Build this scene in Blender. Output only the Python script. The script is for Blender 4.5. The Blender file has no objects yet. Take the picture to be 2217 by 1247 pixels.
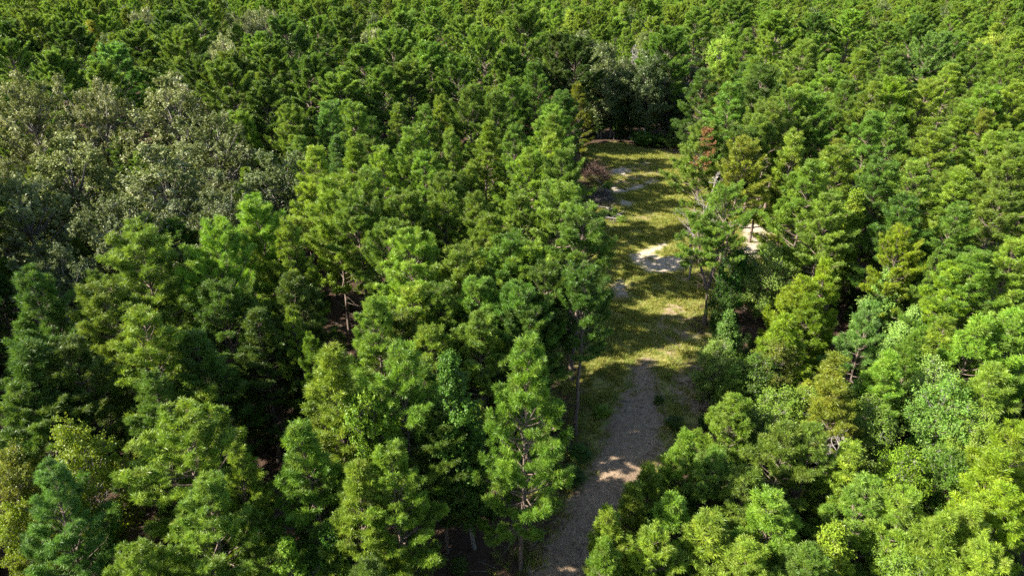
import bpy, math, random
import numpy as np
from mathutils import Vector

R = math.radians
scene = bpy.context.scene
COL = scene.collection

# ---------------------------------------------------------------- camera
CAM_H, PITCH = 33.0, R(27.5)
W0, H0 = 2217.0, 1247.0
HFOV = R(73.0)
FPX = (W0 / 2) / math.tan(HFOV / 2)
cam_d = bpy.data.cameras.new('camera')
cam = bpy.data.objects.new('camera', cam_d)
COL.objects.link(cam)
cam.location = (0, 0, CAM_H)
cam.rotation_euler = (math.pi / 2 - PITCH, 0, 0)
cam_d.sensor_fit = 'HORIZONTAL'
cam_d.angle = HFOV
cam_d.clip_end = 8000
scene.camera = cam
scene.render.resolution_x, scene.render.resolution_y = 1024, 575

# ---------------------------------------------------------------- sky, sun, exposure
SUN_EL, SUN_BACK = R(36), R(11)          # sun on the left, a little behind the camera
world = bpy.data.worlds.new('World')
scene.world = world
world.use_nodes = True
wn = world.node_tree.nodes
sky = wn.new('ShaderNodeTexSky')
sky.sky_type = 'NISHITA'
sky.sun_disc = False
sky.sun_elevation = SUN_EL
sx, sy = -math.cos(SUN_BACK), -math.sin(SUN_BACK)
sky.sun_rotation = math.atan2(sx, sy)
world.node_tree.links.new(sky.outputs[0], wn['Background'].inputs[0])
wn['Background'].inputs[1].default_value = 0.08
sun_d = bpy.data.lights.new('sun', 'SUN')
sun_d.energy = 5.0
sun_d.angle = R(0.53)
sun_d.color = (1.0, 0.93, 0.82)
sun = bpy.data.objects.new('sun', sun_d)
COL.objects.link(sun)
sun.location = (-60, 0, 80)
ldir = Vector((-sx * math.cos(SUN_EL), -sy * math.cos(SUN_EL), -math.sin(SUN_EL)))
sun.rotation_euler = ldir.to_track_quat('-Z', 'Y').to_euler()
vs = scene.view_settings
vs.view_transform = 'Standard'
vs.look = 'None'
vs.exposure = 1.8
vs.gamma = 1.0
cy = scene.cycles
cy.max_bounces = 4
cy.diffuse_bounces = 2
cy.glossy_bounces = 2
cy.transmission_bounces = 3
cy.transparent_max_bounces = 4
cy.use_denoising = False
cy.use_adaptive_sampling = True
cy.adaptive_threshold = 0.015

# ---------------------------------------------------------------- pixel <-> place helpers
FW = np.array([0, math.cos(PITCH), -math.sin(PITCH)])
UP = np.array([0, math.sin(PITCH), math.cos(PITCH)])
RT = np.array([1.0, 0, 0])

def at(u, v, z=0.0):
    """point at height z seen at photo pixel (u, v)"""
    d = RT * (u - W0 / 2) / FPX + UP * (H0 / 2 - v) / FPX + FW
    k = (z - CAM_H) / d[2]
    return np.array([0, 0, CAM_H]) + d * k

def pix(p):
    q = np.asarray(p, float) - np.array([0, 0, CAM_H])
    dz = q @ FW
    return (W0 / 2 + FPX * (q @ RT) / dz, H0 / 2 - FPX * (q @ UP) / dz, dz)

def gz(x, y):
    return 0.10 * np.sin(x * 0.23 + 1.3) * np.cos(y * 0.19) + 0.06 * np.sin(x * 0.61 + y * 0.47)

def inside(px, py, poly):
    """vectorised point in polygon"""
    px, py = np.asarray(px, float), np.asarray(py, float)
    c = np.zeros(px.shape, bool)
    n = len(poly)
    for i in range(n):
        x1, y1 = poly[i][:2]
        x2, y2 = poly[(i + 1) % n][:2]
        if y1 == y2:
            continue
        t = ((y1 > py) != (y2 > py)) & (px < (x2 - x1) * (py - y1) / (y2 - y1) + x1)
        c ^= t
    return c

def sdist(px, py, poly):
    """signed distance, positive inside"""
    px, py = np.asarray(px, float), np.asarray(py, float)
    best = np.full(px.shape, 1e9)
    n = len(poly)
    for i in range(n):
        x1, y1 = poly[i][:2]
        x2, y2 = poly[(i + 1) % n][:2]
        dx, dy = x2 - x1, y2 - y1
        t = np.clip(((px - x1) * dx + (py - y1) * dy) / (dx * dx + dy * dy + 1e-9), 0, 1)
        best = np.minimum(best, np.hypot(px - x1 - t * dx, py - y1 - t * dy))
    return np.where(inside(px, py, poly), best, -best)

# ---------------------------------------------------------------- mesh helpers
class Geo:
    def __init__(self):
        self.v, self.f, self.a, self.n = [], [], [], 0
    def add(self, v, f, a=None):
        v = np.asarray(v, np.float32).reshape(-1, 3)
        f = np.asarray(f, np.int64).reshape(-1, 3)
        self.v.append(v)
        self.f.append(f + self.n)
        self.a.append(np.full(len(v), 0.5, np.float32) if a is None else np.asarray(a, np.float32).reshape(-1))
        self.n += len(v)
    def mesh(self, name, mat, smooth=False, attr='var'):
        me = bpy.data.meshes.new(name)
        if not self.v:
            return me
        v, f, a = np.concatenate(self.v), np.concatenate(self.f), np.concatenate(self.a)
        me.vertices.add(len(v))
        me.vertices.foreach_set('co', v.ravel())
        me.loops.add(len(f) * 3)
        me.loops.foreach_set('vertex_index', f.ravel().astype(np.int32))
        me.polygons.add(len(f))
        me.polygons.foreach_set('loop_start', np.arange(0, len(f) * 3, 3, dtype=np.int32))
        me.polygons.foreach_set('use_smooth', np.full(len(f), smooth, bool))
        at_ = me.attributes.new(attr, 'FLOAT', 'POINT')
        at_.data.foreach_set('value', a)
        me.materials.append(mat)
        me.update(calc_edges=True)
        return me

def unit(a):
    a = np.asarray(a, float)
    return a / (np.linalg.norm(a, axis=-1, keepdims=True) + 1e-9)

def tube(g, pts, rad, sides=5, a=0.5):
    pts = np.asarray(pts, float)
    rad = np.broadcast_to(np.asarray(rad, float), (len(pts),))
    d = unit(np.gradient(pts, axis=0))
    ref = np.array([0, 0, 1.0]) if abs(d[0][2]) < 0.9 else np.array([1.0, 0, 0])
    s = unit(np.cross(d, ref))
    t = np.cross(s, d)
    ang = np.linspace(0, 2 * np.pi, sides, endpoint=False)
    ring = (pts[:, None, :] + rad[:, None, None] * (np.cos(ang)[None, :, None] * s[:, None, :] + np.sin(ang)[None, :, None] * t[:, None, :]))
    n = len(pts)
    i = np.arange(n - 1)[:, None] * sides
    j = np.arange(sides)[None, :]
    k = (j + 1) % sides
    q = np.stack([i + j, i + k, i + sides + k, i + sides + j], -1).reshape(-1, 4)
    f = np.concatenate([q[:, [0, 1, 2]], q[:, [0, 2, 3]]])
    g.add(ring.reshape(-1, 3), f, np.full(n * sides, a))

def prisms(g, p0, p1, r, a=0.5):
    """many thin three-sided twigs at once"""
    p0, p1 = np.asarray(p0, float), np.asarray(p1, float)
    m = len(p0)
    if not m:
        return
    d = unit(p1 - p0)
    s = unit(np.cross(d, np.array([0.31, 0.2, 0.93])))
    t = np.cross(s, d)
    ang = np.array([0, 2.094, 4.189])
    off = np.cos(ang)[None, :, None] * s[:, None, :] + np.sin(ang)[None, :, None] * t[:, None, :]
    v = np.concatenate([p0[:, None] + off * r, p1[:, None] + off * r * 0.5], 1)
    f0 = np.array([[0, 1, 4], [0, 4, 3], [1, 2, 5], [1, 5, 4], [2, 0, 3], [2, 3, 5]])
    f = (np.arange(m) * 6)[:, None, None] + f0[None]
    g.add(v.reshape(-1, 3), f.reshape(-1, 3), np.full(m * 6, a))

def tufts(g, rng, c, ax, n, L, Wd, shoot=0.16, lo=28, hi=78, var=None):
    """needle brushes: n slim pointed blades round each shoot"""
    c, ax = np.asarray(c, float), unit(ax)
    m = len(c)
    if not m:
        return
    th = np.radians(rng.uniform(lo, hi, (m, n)))
    ph = rng.uniform(0, 2 * np.pi, (m, n))
    s = unit(np.cross(ax, rng.normal(size=(m, 3))))
    t = np.cross(ax, s)
    rad = np.cos(ph)[..., None] * s[:, None] + np.sin(ph)[..., None] * t[:, None]
    d = np.cos(th)[..., None] * ax[:, None] + np.sin(th)[..., None] * rad
    o = c[:, None] + ax[:, None] * rng.uniform(-shoot * 0.6, shoot, (m, n, 1))
    side = unit(np.cross(d, rng.normal(size=(m, n, 3))))
    ln = L * rng.uniform(0.7, 1.15, (m, n, 1))
    w = Wd * rng.uniform(0.8, 1.2, (m, n, 1))
    mid = o + d * ln * 0.55
    v = np.stack([o - side * w * 0.3, mid + side * w * 0.5 - np.array([0, 0, 0.0]), o + d * ln - np.array([0, 0, 0.02])], 2)
    v2 = np.stack([o + side * w * 0.3, o + d * ln - np.array([0, 0, 0.02]), mid - side * w * 0.5], 2)
    if var is None:
        var = rng.uniform(0, 1, m)
    a = np.repeat(var, n * 3)
    f = np.arange(m * n * 3).reshape(-1, 3)
    g.add(v.reshape(-1, 3), f, a)

def leaves(g, rng, c, nrm, size, var, elong=1.6):
    """folded leaf blades, two faces each"""
    m = len(c)
    if not m:
        return
    nrm = unit(nrm)
    d = unit(np.cross(nrm, rng.normal(size=(m, 3))))
    s = np.cross(nrm, d)
    sz = size * rng.uniform(0.65, 1.25, (m, 1))
    w = sz / elong * 0.5
    b = c - d * sz * 0.5
    tip = c + d * sz * 0.5 - nrm * sz * 0.12
    l = c + s * w + nrm * sz * 0.1
    r = c - s * w + nrm * sz * 0.1
    v = np.stack([b, l, tip, r], 1)
    f = (np.arange(m) * 4)[:, None, None] + np.array([[0, 2, 1], [0, 3, 2]])[None]
    g.add(v.reshape(-1, 3), f.reshape(-1, 3), np.repeat(var, 4))

# ---------------------------------------------------------------- materials
def nodes_of(name):
    m = bpy.data.materials.new(name)
    m.use_nodes = True
    nt = m.node_tree
    nt.nodes.clear()
    out = nt.nodes.new('ShaderNodeOutputMaterial')
    return m, nt, out

def nd(nt, kind, **kw):
    n = nt.nodes.new(kind)
    for k, v in kw.items():
        setattr(n, k, v)
    return n

def ramp(nt, fac, stops):
    r = nt.nodes.new('ShaderNodeValToRGB')
    e = r.color_ramp.elements
    while len(e) < len(stops):
        e.new(0.5)
    for el, (p, c) in zip(e, stops):
        el.position = p
        el.color = (*c, 1)
    nt.links.new(fac, r.inputs[0])
    return r.outputs[0]

def mixc(nt, fac, a, b, mode='MIX'):
    m = nd(nt, 'ShaderNodeMix', data_type='RGBA', blend_type=mode)
    for s, x in ((m.inputs[0], fac), (m.inputs[6], a), (m.inputs[7], b)):
        if isinstance(x, (int, float)):
            s.default_value = x
        elif isinstance(x, tuple):
            s.default_value = (*x, 1)
        else:
            nt.links.new(x, s)
    return m.outputs[2]

def mth(nt, op, a, b=0.0, c=None):
    m = nd(nt, 'ShaderNodeMath', operation=op)
    for s, x in zip(m.inputs, (a, b, c)):
        if x is None:
            continue
        if isinstance(x, (int, float)):
            s.default_value = x
        else:
            nt.links.new(x, s)
    return m.outputs[0]

def noise(nt, vec, scale, detail=4, rough=0.55):
    n = nd(nt, 'ShaderNodeTexNoise')
    n.inputs['Scale'].default_value = scale
    n.inputs['Detail'].default_value = detail
    n.inputs['Roughness'].default_value = rough
    if vec is not None:
        nt.links.new(vec, n.inputs['Vector'])
    return n.outputs['Fac']

def foliage(name, stops, trans=0.35, rough=0.5, spec=0.35, tcol=(1.25, 1.15, 0.6), huevar=0.05, patchy=0.5, pcol=(0.15, 0.165, 0.05)):
    m, nt, out = nodes_of(name)
    var = nd(nt, 'ShaderNodeAttribute', attribute_name='var')
    oi = nd(nt, 'ShaderNodeObjectInfo')
    base = ramp(nt, var.outputs['Fac'], stops)
    tc = nd(nt, 'ShaderNodeTexCoord')
    dull = noise(nt, tc.outputs['Object'], 0.75, 3, 0.6)
    base = mixc(nt, ramp(nt, dull, [(0.48, (0, 0, 0)), (0.72, (patchy, patchy, patchy))]), base, pcol)
    base = mixc(nt, 1.0, base, oi.outputs['Color'], 'MULTIPLY')
    hs = nd(nt, 'ShaderNodeHueSaturation')
    nt.links.new(mth(nt, 'MULTIPLY_ADD', oi.outputs['Random'], huevar, 0.5 - huevar / 2), hs.inputs['Hue'])
    nt.links.new(mth(nt, 'MULTIPLY_ADD', mth(nt, 'FRACT', mth(nt, 'MULTIPLY', oi.outputs['Random'], 7.31)), 0.4, 0.8), hs.inputs['Value'])
    nt.links.new(base, hs.inputs['Color'])
    p = nd(nt, 'ShaderNodeBsdfPrincipled')
    nt.links.new(hs.outputs[0], p.inputs['Base Color'])
    p.inputs['Roughness'].default_value = rough
    p.inputs['Specular IOR Level'].default_value = spec
    t = nd(nt, 'ShaderNodeBsdfTranslucent')
    nt.links.new(mixc(nt, 1.0, hs.outputs[0], tcol, 'MULTIPLY'), t.inputs[0])
    mx = nd(nt, 'ShaderNodeMixShader')
    mx.inputs[0].default_value = trans
    nt.links.new(p.outputs[0], mx.inputs[1])
    nt.links.new(t.outputs[0], mx.inputs[2])
    nt.links.new(mx.outputs[0], out.inputs[0])
    return m

def bark(name, c1, c2, scale=6.0):
    m, nt, out = nodes_of(name)
    tc = nd(nt, 'ShaderNodeTexCoord')
    mp = nd(nt, 'ShaderNodeMapping')
    mp.inputs['Scale'].default_value = (1, 1, 0.25)
    nt.links.new(tc.outputs['Object'], mp.inputs[0])
    n = noise(nt, mp.outputs[0], scale, 6, 0.65)
    c = ramp(nt, n, [(0.32, c1), (0.68, c2)])
    p = nd(nt, 'ShaderNodeBsdfPrincipled')
    nt.links.new(c, p.inputs['Base Color'])
    p.inputs['Roughness'].default_value = 0.9
    b = nd(nt, 'ShaderNodeBump')
    b.inputs['Strength'].default_value = 0.6
    b.inputs['Distance'].default_value = 0.05
    nt.links.new(n, b.inputs['Height'])
    nt.links.new(b.outputs[0], p.inputs['Normal'])
    nt.links.new(p.outputs[0], out.inputs[0])
    return m

M_PINE = foliage('pine_needles', [(0.0, (0.084, 0.160, 0.019)), (0.5, (0.142, 0.245, 0.026)), (1.0, (0.240, 0.355, 0.038))], 0.36, 0.45, 0.35, huevar=0.03)
M_OAK = foliage('oak_leaves', [(0.0, (0.075, 0.100, 0.020)), (0.55, (0.170, 0.200, 0.050)), (0.95, (0.50, 0.51, 0.30))], 0.25, 0.5, 0.22, patchy=0.3, tcol=(1.1, 1.1, 0.6), huevar=0.02)  # palest stop paints the crowns' cream sun glints into the leaf colour
M_HARD = foliage('hardwood_leaves', [(0.0, (0.055, 0.090, 0.020)), (0.5, (0.100, 0.155, 0.032)), (1.0, (0.20, 0.25, 0.075))], 0.25, 0.4, 0.5, huevar=0.03)
M_GUM = foliage('broad_leaves', [(0.0, (0.075, 0.140, 0.020)), (0.5, (0.130, 0.230, 0.030)), (1.0, (0.230, 0.340, 0.060))], 0.38, 0.42, 0.28, huevar=0.03)
M_DEADN = foliage('dead_needles', [(0.0, (0.18, 0.09, 0.038)), (1.0, (0.32, 0.165, 0.068))], 0.25, 0.7, 0.2, tcol=(1.1, 0.9, 0.7), huevar=0.0, patchy=0.0)
M_BARK = bark('pine_bark', (0.085, 0.060, 0.045), (0.22, 0.165, 0.13))
M_GREY = bark('grey_bark', (0.12, 0.105, 0.09), (0.30, 0.27, 0.24))
M_DEAD = bark('bleached_wood', (0.15, 0.13, 0.115), (0.34, 0.305, 0.275))
M_REDB = bark('weathered_brush', (0.07, 0.055, 0.05), (0.20, 0.165, 0.15))
M_REDW = bark('red_brown_brush', (0.06, 0.036, 0.028), (0.16, 0.09, 0.066))

# ---------------------------------------------------------------- layout of the open ground
# clearing outline, traced on the ground (photo pixels -> ground points)
CLEAR_PX = [(1262, 322), (1340, 312), (1440, 330), (1500, 345), (1600, 370), (1680, 420), (1690, 520), (1640, 585), (1570, 615), (1535, 690),
            (1540, 790), (1545, 880), (1470, 985), (1400, 1060), (1340, 1150), (1300, 1247), (1270, 1400),
            (1020, 1400), (1090, 1247), (1150, 1110), (1200, 1000), (1215, 900), (1215, 800), (1270, 700), (1280, 600), (1285, 500), (1280, 400)]
CLEAR = [tuple(at(u, v)[:2]) for u, v in CLEAR_PX]
TRACK_L = [(1050, 1450), (1144, 1247), (1211, 1130), (1272, 1029), (1309, 928), (1343, 861), (1362, 815), (1372, 775)]
TRACK_R = [(1185, 1450), (1275, 1247), (1332, 1130), (1400, 1029), (1444, 940), (1440, 880), (1424, 815), (1412, 775)]
SAND_PX = [
    [(1362, 552), (1392, 540), (1440, 527), (1446, 534), (1415, 548), (1440, 556), (1478, 553), (1495, 566), (1476, 583), (1440, 590), (1405, 588), (1378, 572)],
    [(1333, 615), (1346, 606), (1352, 625), (1358, 640), (1342, 642)],
    [(1596, 470), (1650, 440), (1672, 500), (1640, 560), (1610, 585), (1590, 560), (1612, 520)],
    [(1300, 408), (1330, 402), (1345, 408), (1385, 398), (1420, 388), (1425, 393), (1380, 410), (1320, 420)],
    [(1318, 368), (1350, 362), (1372, 372), (1350, 380), (1322, 380)],
    [(1345, 432), (1372, 440), (1360, 450), (1340, 444)],
]
DIRT_PX = [
    [(1420, 690), (1445, 655), (1480, 660), (1500, 690), (1490, 740), (1450, 780), (1410, 740)], [(1450, 800), (1530, 790), (1540, 880), (1500, 900), (1450, 870)],
    [(1450, 560), (1500, 540), (1510, 600), (1470, 610)],
    [(1300, 640), (1330, 600), (1375, 620), (1350, 660)],
    [(1340, 360), (1420, 345), (1440, 380), (1350, 420), (1300, 420)],
    [(1330, 480), (1400, 462), (1430, 470), (1380, 482)],
]
SAND = [[tuple(at(u, v)[:2]) for u, v in p] for p in SAND_PX]
DIRT = [[tuple(at(u, v)[:2]) for u, v in p] for p in DIRT_PX]

def resample(pts, n):
    pts = np.array([at(u, v)[:2] for u, v in pts])
    s = np.concatenate([[0], np.cumsum(np.hypot(*np.diff(pts, axis=0).T))])
    t = np.linspace(0, s[-1], n)
    out = np.stack([np.interp(t, s, pts[:, 0]), np.interp(t, s, pts[:, 1])], 1)
    for _ in range(14):
        out[1:-1] = (out[:-2] + 2 * out[1:-1] + out[2:]) / 4
    return out

NT = 150
tl, tr = resample(TRACK_L, NT), resample(TRACK_R, NT)
TRACK = [tuple(p) for p in tl] + [tuple(p) for p in tr[::-1]]

LITTER = [[tuple(at(u, v)[:2]) for u, v in p] for p in (
    [(1440, 660), (1540, 650), (1550, 900), (1450, 920), (1445, 800)], [(1205, 745), (1300, 750), (1320, 830), (1285, 930), (1190, 1010)])]

def masks(x, y):
    g = sdist(x, y, CLEAR)
    s = np.full(x.shape, -99.0)
    for p in SAND:
        s = np.maximum(s, sdist(x, y, p))
    d = np.full(x.shape, -99.0)
    for p in DIRT:
        d = np.maximum(d, np.minimum(sdist(x, y, p), 0.35) - 0.25)
    d = np.maximum(d, sdist(x, y, TRACK))
    # grass thins out towards the near, rutted end of the clearing
    thin = np.clip((y - 33) / 16, 0, 1)
    for p in LITTER:
        thin = thin * (1 - 0.75 * np.clip(0.5 + sdist(x, y, p) / 3.0, 0, 1))
    return (np.clip(0.5 + g / 4.0, 0, 1) * (0.45 + 0.55 * thin), np.clip(0.5 + s / 1.6, 0, 1), np.clip(0.5 + d / 2.4, 0, 1))

def ground_material():
    m, nt, out = nodes_of('forest_floor')
    geo = nd(nt, 'ShaderNodeNewGeometry')
    pos = geo.outputs['Position']
    g = nd(nt, 'ShaderNodeAttribute', attribute_name='grass').outputs['Fac']
    s = nd(nt, 'ShaderNodeAttribute', attribute_name='sand').outputs['Fac']
    d = nd(nt, 'ShaderNodeAttribute', attribute_name='dirt').outputs['Fac']
    n_big = noise(nt, pos, 0.35, 5, 0.6)
    n_mid = noise(nt, pos, 1.6, 6, 0.65)
    n_fine = noise(nt, pos, 9.0, 6, 0.7)
    n_grit = noise(nt, pos, 26.0, 3, 0.7)
    mp = nd(nt, 'ShaderNodeMapping')
    mp.inputs['Scale'].default_value = (0.5, 1.6, 1)
    nt.links.new(pos, mp.inputs[0])
    n_str = noise(nt, mp.outputs[0], 2.2, 7, 0.7)
    litter = mixc(nt, ramp(nt, n_fine, [(0.35, (0, 0, 0)), (0.65, (1, 1, 1))]), (0.042, 0.028, 0.020), (0.100, 0.060, 0.038))
    litter = mixc(nt, ramp(nt, n_mid, [(0.45, (0, 0, 0)), (0.7, (0.8, 0.8, 0.8))]), litter, (0.085, 0.06, 0.042))
    dirt = mixc(nt, ramp(nt, n_mid, [(0.3, (0, 0, 0)), (0.7, (1, 1, 1))]), (0.27, 0.19, 0.125), (0.40, 0.30, 0.20))
    dirt = mixc(nt, ramp(nt, n_grit, [(0.50, (0, 0, 0)), (0.66, (0.75, 0.75, 0.75))]), dirt, (0.09, 0.062, 0.042))
    dirt = mixc(nt, ramp(nt, n_fine, [(0.54, (0, 0, 0)), (0.62, (0.75, 0.75, 0.75))]), dirt, (0.07, 0.048, 0.032))
    n_fleck = noise(nt, pos, 4.2, 5, 0.75)
    dirt = mixc(nt, ramp(nt, n_fleck, [(0.56, (0, 0, 0)), (0.63, (0.8, 0.8, 0.8))]), dirt, (0.06, 0.042, 0.03))
    dirt = mixc(nt, ramp(nt, n_big, [(0.5, (0, 0, 0)), (0.68, (0.55, 0.55, 0.55))]), dirt, (0.13, 0.085, 0.055))
    grass = mixc(nt, ramp(nt, n_mid, [(0.35, (0, 0, 0)), (0.65, (1, 1, 1))]), (0.115, 0.148, 0.027), (0.36, 0.335, 0.09))
    grass = mixc(nt, ramp(nt, n_fine, [(0.4, (0, 0, 0)), (0.7, (1, 1, 1))]), grass, (0.26, 0.215, 0.10))
    sand = mixc(nt, n_str, (0.28, 0.22, 0.16), (0.52, 0.46, 0.37))
    sand = mixc(nt, ramp(nt, n_fine, [(0.55, (0, 0, 0)), (0.72, (0.5, 0.5, 0.5))]), sand, (0.20, 0.15, 0.10))
    def edge(mask, amp, n, lo=0.46, hi=0.56):
        k = mth(nt, 'MULTIPLY_ADD', mth(nt, 'SUBTRACT', n, 0.5), amp, mask)
        return ramp(nt, k, [(lo, (0, 0, 0)), (hi, (1, 1, 1))])
    c = mixc(nt, edge(g, 1.5, n_big, 0.40, 0.66), litter, grass)
    c = mixc(nt, edge(d, 1.2, n_mid, 0.40, 0.60), c, dirt)
    c = mixc(nt, edge(s, 2.4, n_str, 0.42, 0.72), c, sand)
    p = nd(nt, 'ShaderNodeBsdfPrincipled')
    nt.links.new(c, p.inputs['Base Color'])
    p.inputs['Roughness'].default_value = 0.95
    p.inputs['Specular IOR Level'].default_value = 0.1
    b = nd(nt, 'ShaderNodeBump')
    b.inputs['Strength'].default_value = 0.7
    b.inputs['Distance'].default_value = 0.12
    nt.links.new(mth(nt, 'ADD', n_fine, n_mid), b.inputs['Height'])
    nt.links.new(b.outputs[0], p.inputs['Normal'])
    nt.links.new(p.outputs[0], out.inputs[0])
    return m

M_GROUND = ground_material()

def sheet(name, X, Y, Z):
    ny, nx = X.shape
    v = np.stack([X, Y, Z], -1).reshape(-1, 3)
    i = (np.arange(ny - 1)[:, None] * nx + np.arange(nx - 1)[None]).ravel()
    f = np.stack([i, i + 1, i + nx + 1, i + nx], 1)
    me = bpy.data.meshes.new(name)
    me.from_pydata(v.tolist(), [], f.tolist())
    for an, av in zip(('grass', 'sand', 'dirt'), masks(v[:, 0], v[:, 1])):
        me.attributes.new(an, 'FLOAT', 'POINT').data.foreach_set('value', av.astype(np.float32))
    me.polygons.foreach_set('use_smooth', np.ones(len(f), bool))
    me.materials.append(M_GROUND)
    o = bpy.data.objects.new(name, me)
    COL.objects.link(o)
    o['kind'] = 'structure'
    return o

xs = np.concatenate([[-4000, -1500, -500, -200, -100, -60, -40], np.arange(-20, 48, 0.45), [60, 80, 120, 200, 500, 1500, 4000]])
ys = np.concatenate([[-1500, -400, -100, -30, 0, 10], np.arange(18, 135, 0.45), [145, 160, 200, 300, 600, 1500, 5000]])
GX, GY = np.meshgrid(xs, ys)
near = np.clip((400 - np.hypot(GX, GY)) / 200, 0, 1)
sheet('ground', GX, GY, gz(GX, GY) * near)

# the dirt track: a worn sheet on the ground with wandering edges and two ruts
rngt = np.random.default_rng(5)
wob = lambda: np.convolve(rngt.normal(0, 0.45, NT + 8), np.ones(9) / 9, 'valid')
cs = np.linspace(-0.12, 1.12, 17)
wl, wr = wob(), wob()
TX = (tl[:, 0] - wl)[:, None] * (1 - cs) + (tr[:, 0] + wr)[:, None] * cs
TY = tl[:, 1][:, None] * (1 - cs) + tr[:, 1][:, None] * cs
rut = -0.05 * (np.exp(-((cs - 0.27) / 0.09) ** 2) + np.exp(-((cs - 0.73) / 0.09) ** 2)) + 0.03 * np.exp(-((cs - 0.5) / 0.12) ** 2)
lift = 0.06 * np.sin(np.clip((cs + 0.12) / 1.24, 0, 1) * np.pi)
sheet('dirt_track', TX, TY, gz(TX, TY) + 0.006 + (lift + rut * 0.6)[None, :])

# ---------------------------------------------------------------- tree builders (mesh pairs: trunk, crown)
def curve_pts(p0, d0, L, n, lift, rng, wob=0.05):
    """a limb that starts along d0 and bends upwards by `lift`"""
    pts = [np.array(p0, float)]
    d = unit(d0)
    for i in range(n):
        d = unit(d + np.array([0, 0, lift / n]) + rng.normal(0, wob, 3))
        pts.append(pts[-1] + d * L / n)
    return np.array(pts)

def pine(seed, h=14.0, cb=0.35, Rm=2.6, power=0.75, top=0.12, spacing=0.5, nn=38, L=0.29, Wd=0.040, dens=1.0, dead=8, stems=None,
         trunk_r=0.15, el=(-4, 52), keep=1.0, dome=False, mat=None):
    rng = np.random.default_rng(seed)
    tg, cg = Geo(), Geo()
    if stems is None:
        k = 9
        z = np.linspace(-0.3, h, k)
        b = np.cumsum(rng.normal(0, 0.05, (k, 2)), 0)
        b -= b[0]
        stems = [(np.column_stack([b, z]), trunk_r, cb)]
    C, A, V, T0, T1 = [], [], [], [], []
    for path, tr0, cbase in stems:
        path = np.asarray(path, float)
        tt = np.linspace(0, 1, len(path))
        tube(tg, path, tr0 * (1 - 0.88 * tt ** 0.9), 7, 0.3)
        zt, z0 = path[-1, 2], path[0, 2]
        zb = z0 + cbase * (zt - z0)
        def on(zz):
            return np.array([np.interp(zz, path[:, 2], path[:, i]) for i in range(3)])
        zz = zb
        while zz < zt - 0.15:
            t = (zz - zb) / (zt - zb)
            prof = (math.sqrt(max(0.0, 1 - t ** 2.4)) if dome else (1 - t) ** power) * min(1.0, 0.45 + 2.2 * t) + top
            nb = rng.integers(3, 6)
            a0 = rng.uniform(0, 6.28)
            for i in range(nb):
                if rng.random() > keep:
                    continue
                az = a0 + 6.283 * i / nb + rng.normal(0, 0.3)
                ln = max(0.3, Rm * prof * rng.uniform(0.55, 1.2))
                e = R(el[0] + (el[1] - el[0]) * t + rng.normal(0, 9))
                d = np.array([math.cos(az) * math.cos(e), math.sin(az) * math.cos(e), math.sin(e)])
                n = 6
                P = curve_pts(on(zz + rng.uniform(-0.12, 0.12)), d, ln, n, 0.55, rng)
                br = 0.012 + 0.014 * ln
                tube(tg, P, np.linspace(br, 0.008, n + 1), 4, 0.4)
                nt_ = max(3, int(ln * 7.5 * dens))
                bt = rng.uniform(0, 1)
                for s in np.concatenate([0.22 + 0.77 * np.sqrt(rng.random(nt_)), [1.0]]):
                    q = s * n
                    i0 = min(int(q), n - 1)
                    p = P[i0] + (P[i0 + 1] - P[i0]) * (q - i0)
                    bd = unit(P[i0 + 1] - P[i0])
                    if s >= 1.0:
                        C.append(p); A.append(bd + np.array([0, 0, 0.5])); V.append(bt * 0.4 + rng.random() * 0.6)
                        continue
                    sd = unit(np.cross(bd, [0, 0, 1.0])) * rng.choice([-1, 1])
                    td = unit(bd * 0.7 + sd * rng.uniform(0.4, 1.1) + np.array([0, 0, rng.uniform(0.0, 0.7)]))
                    tl_ = rng.uniform(0.14, 0.30) + 0.38 * ln * (1 - s) * rng.uniform(0.3, 1.0)
                    tl_ = min(tl_, 0.95)
                    e1 = p + td * tl_
                    T0.append(p); T1.append(e1)
                    vv = bt * 0.4 + rng.random() * 0.6
                    C.append(e1); A.append(td + np.array([0, 0, 0.6])); V.append(vv)
                    if tl_ > 0.36:
                        C.append(p + td * tl_ * 0.55 + rng.normal(0, 0.06, 3)); A.append(td + rng.normal(0, 0.4, 3)); V.append(vv * 0.85)
                    if tl_ > 0.6:
                        C.append(p + td * tl_ * 0.8 + rng.normal(0, 0.10, 3)); A.append(td + rng.normal(0, 0.6, 3)); V.append(vv * 0.9)
            zz += spacing * rng.uniform(0.7, 1.25) * (1.0 - 0.35 * t)
        for q in np.linspace(zt - 0.5, zt + 0.12, 5):
            C.append(on(min(q, zt)) + np.array([0, 0, max(0, q - zt)])); A.append(np.array([rng.normal(0, .2), rng.normal(0, .2), 1.0])); V.append(rng.uniform(0.5, 1))
        # dead lower branches, bare of needles
        for i in range(dead):
            zz = rng.uniform(z0 + 0.30 * (zb - z0), zb + 0.4)
            az = rng.uniform(0, 6.28)
            P = curve_pts(on(zz), [math.cos(az), math.sin(az), rng.uniform(-0.25, 0.25)], rng.uniform(0.5, 0.75) * Rm * 0.8, 4, rng.uniform(-0.3, 0.3), rng, 0.12)
            tube(tg, P, np.linspace(0.022, 0.006, 5), 3, 0.8)
            for j in range(3):
                k = rng.integers(1, 4)
                prisms(tg, [P[k]], [P[k] + unit(P[k + 1] - P[k] + rng.normal(0, 0.7, 3)) * rng.uniform(0.2, 0.5)], 0.007, 0.8)
    prisms(tg, T0, T1, 0.011)
    tufts(cg, rng, C, A, nn, L, Wd, var=np.clip(V, 0, 1))
    return tg.mesh('pine_trunk', M_BARK, True), cg.mesh('pine_crown', mat or M_PINE)

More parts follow.
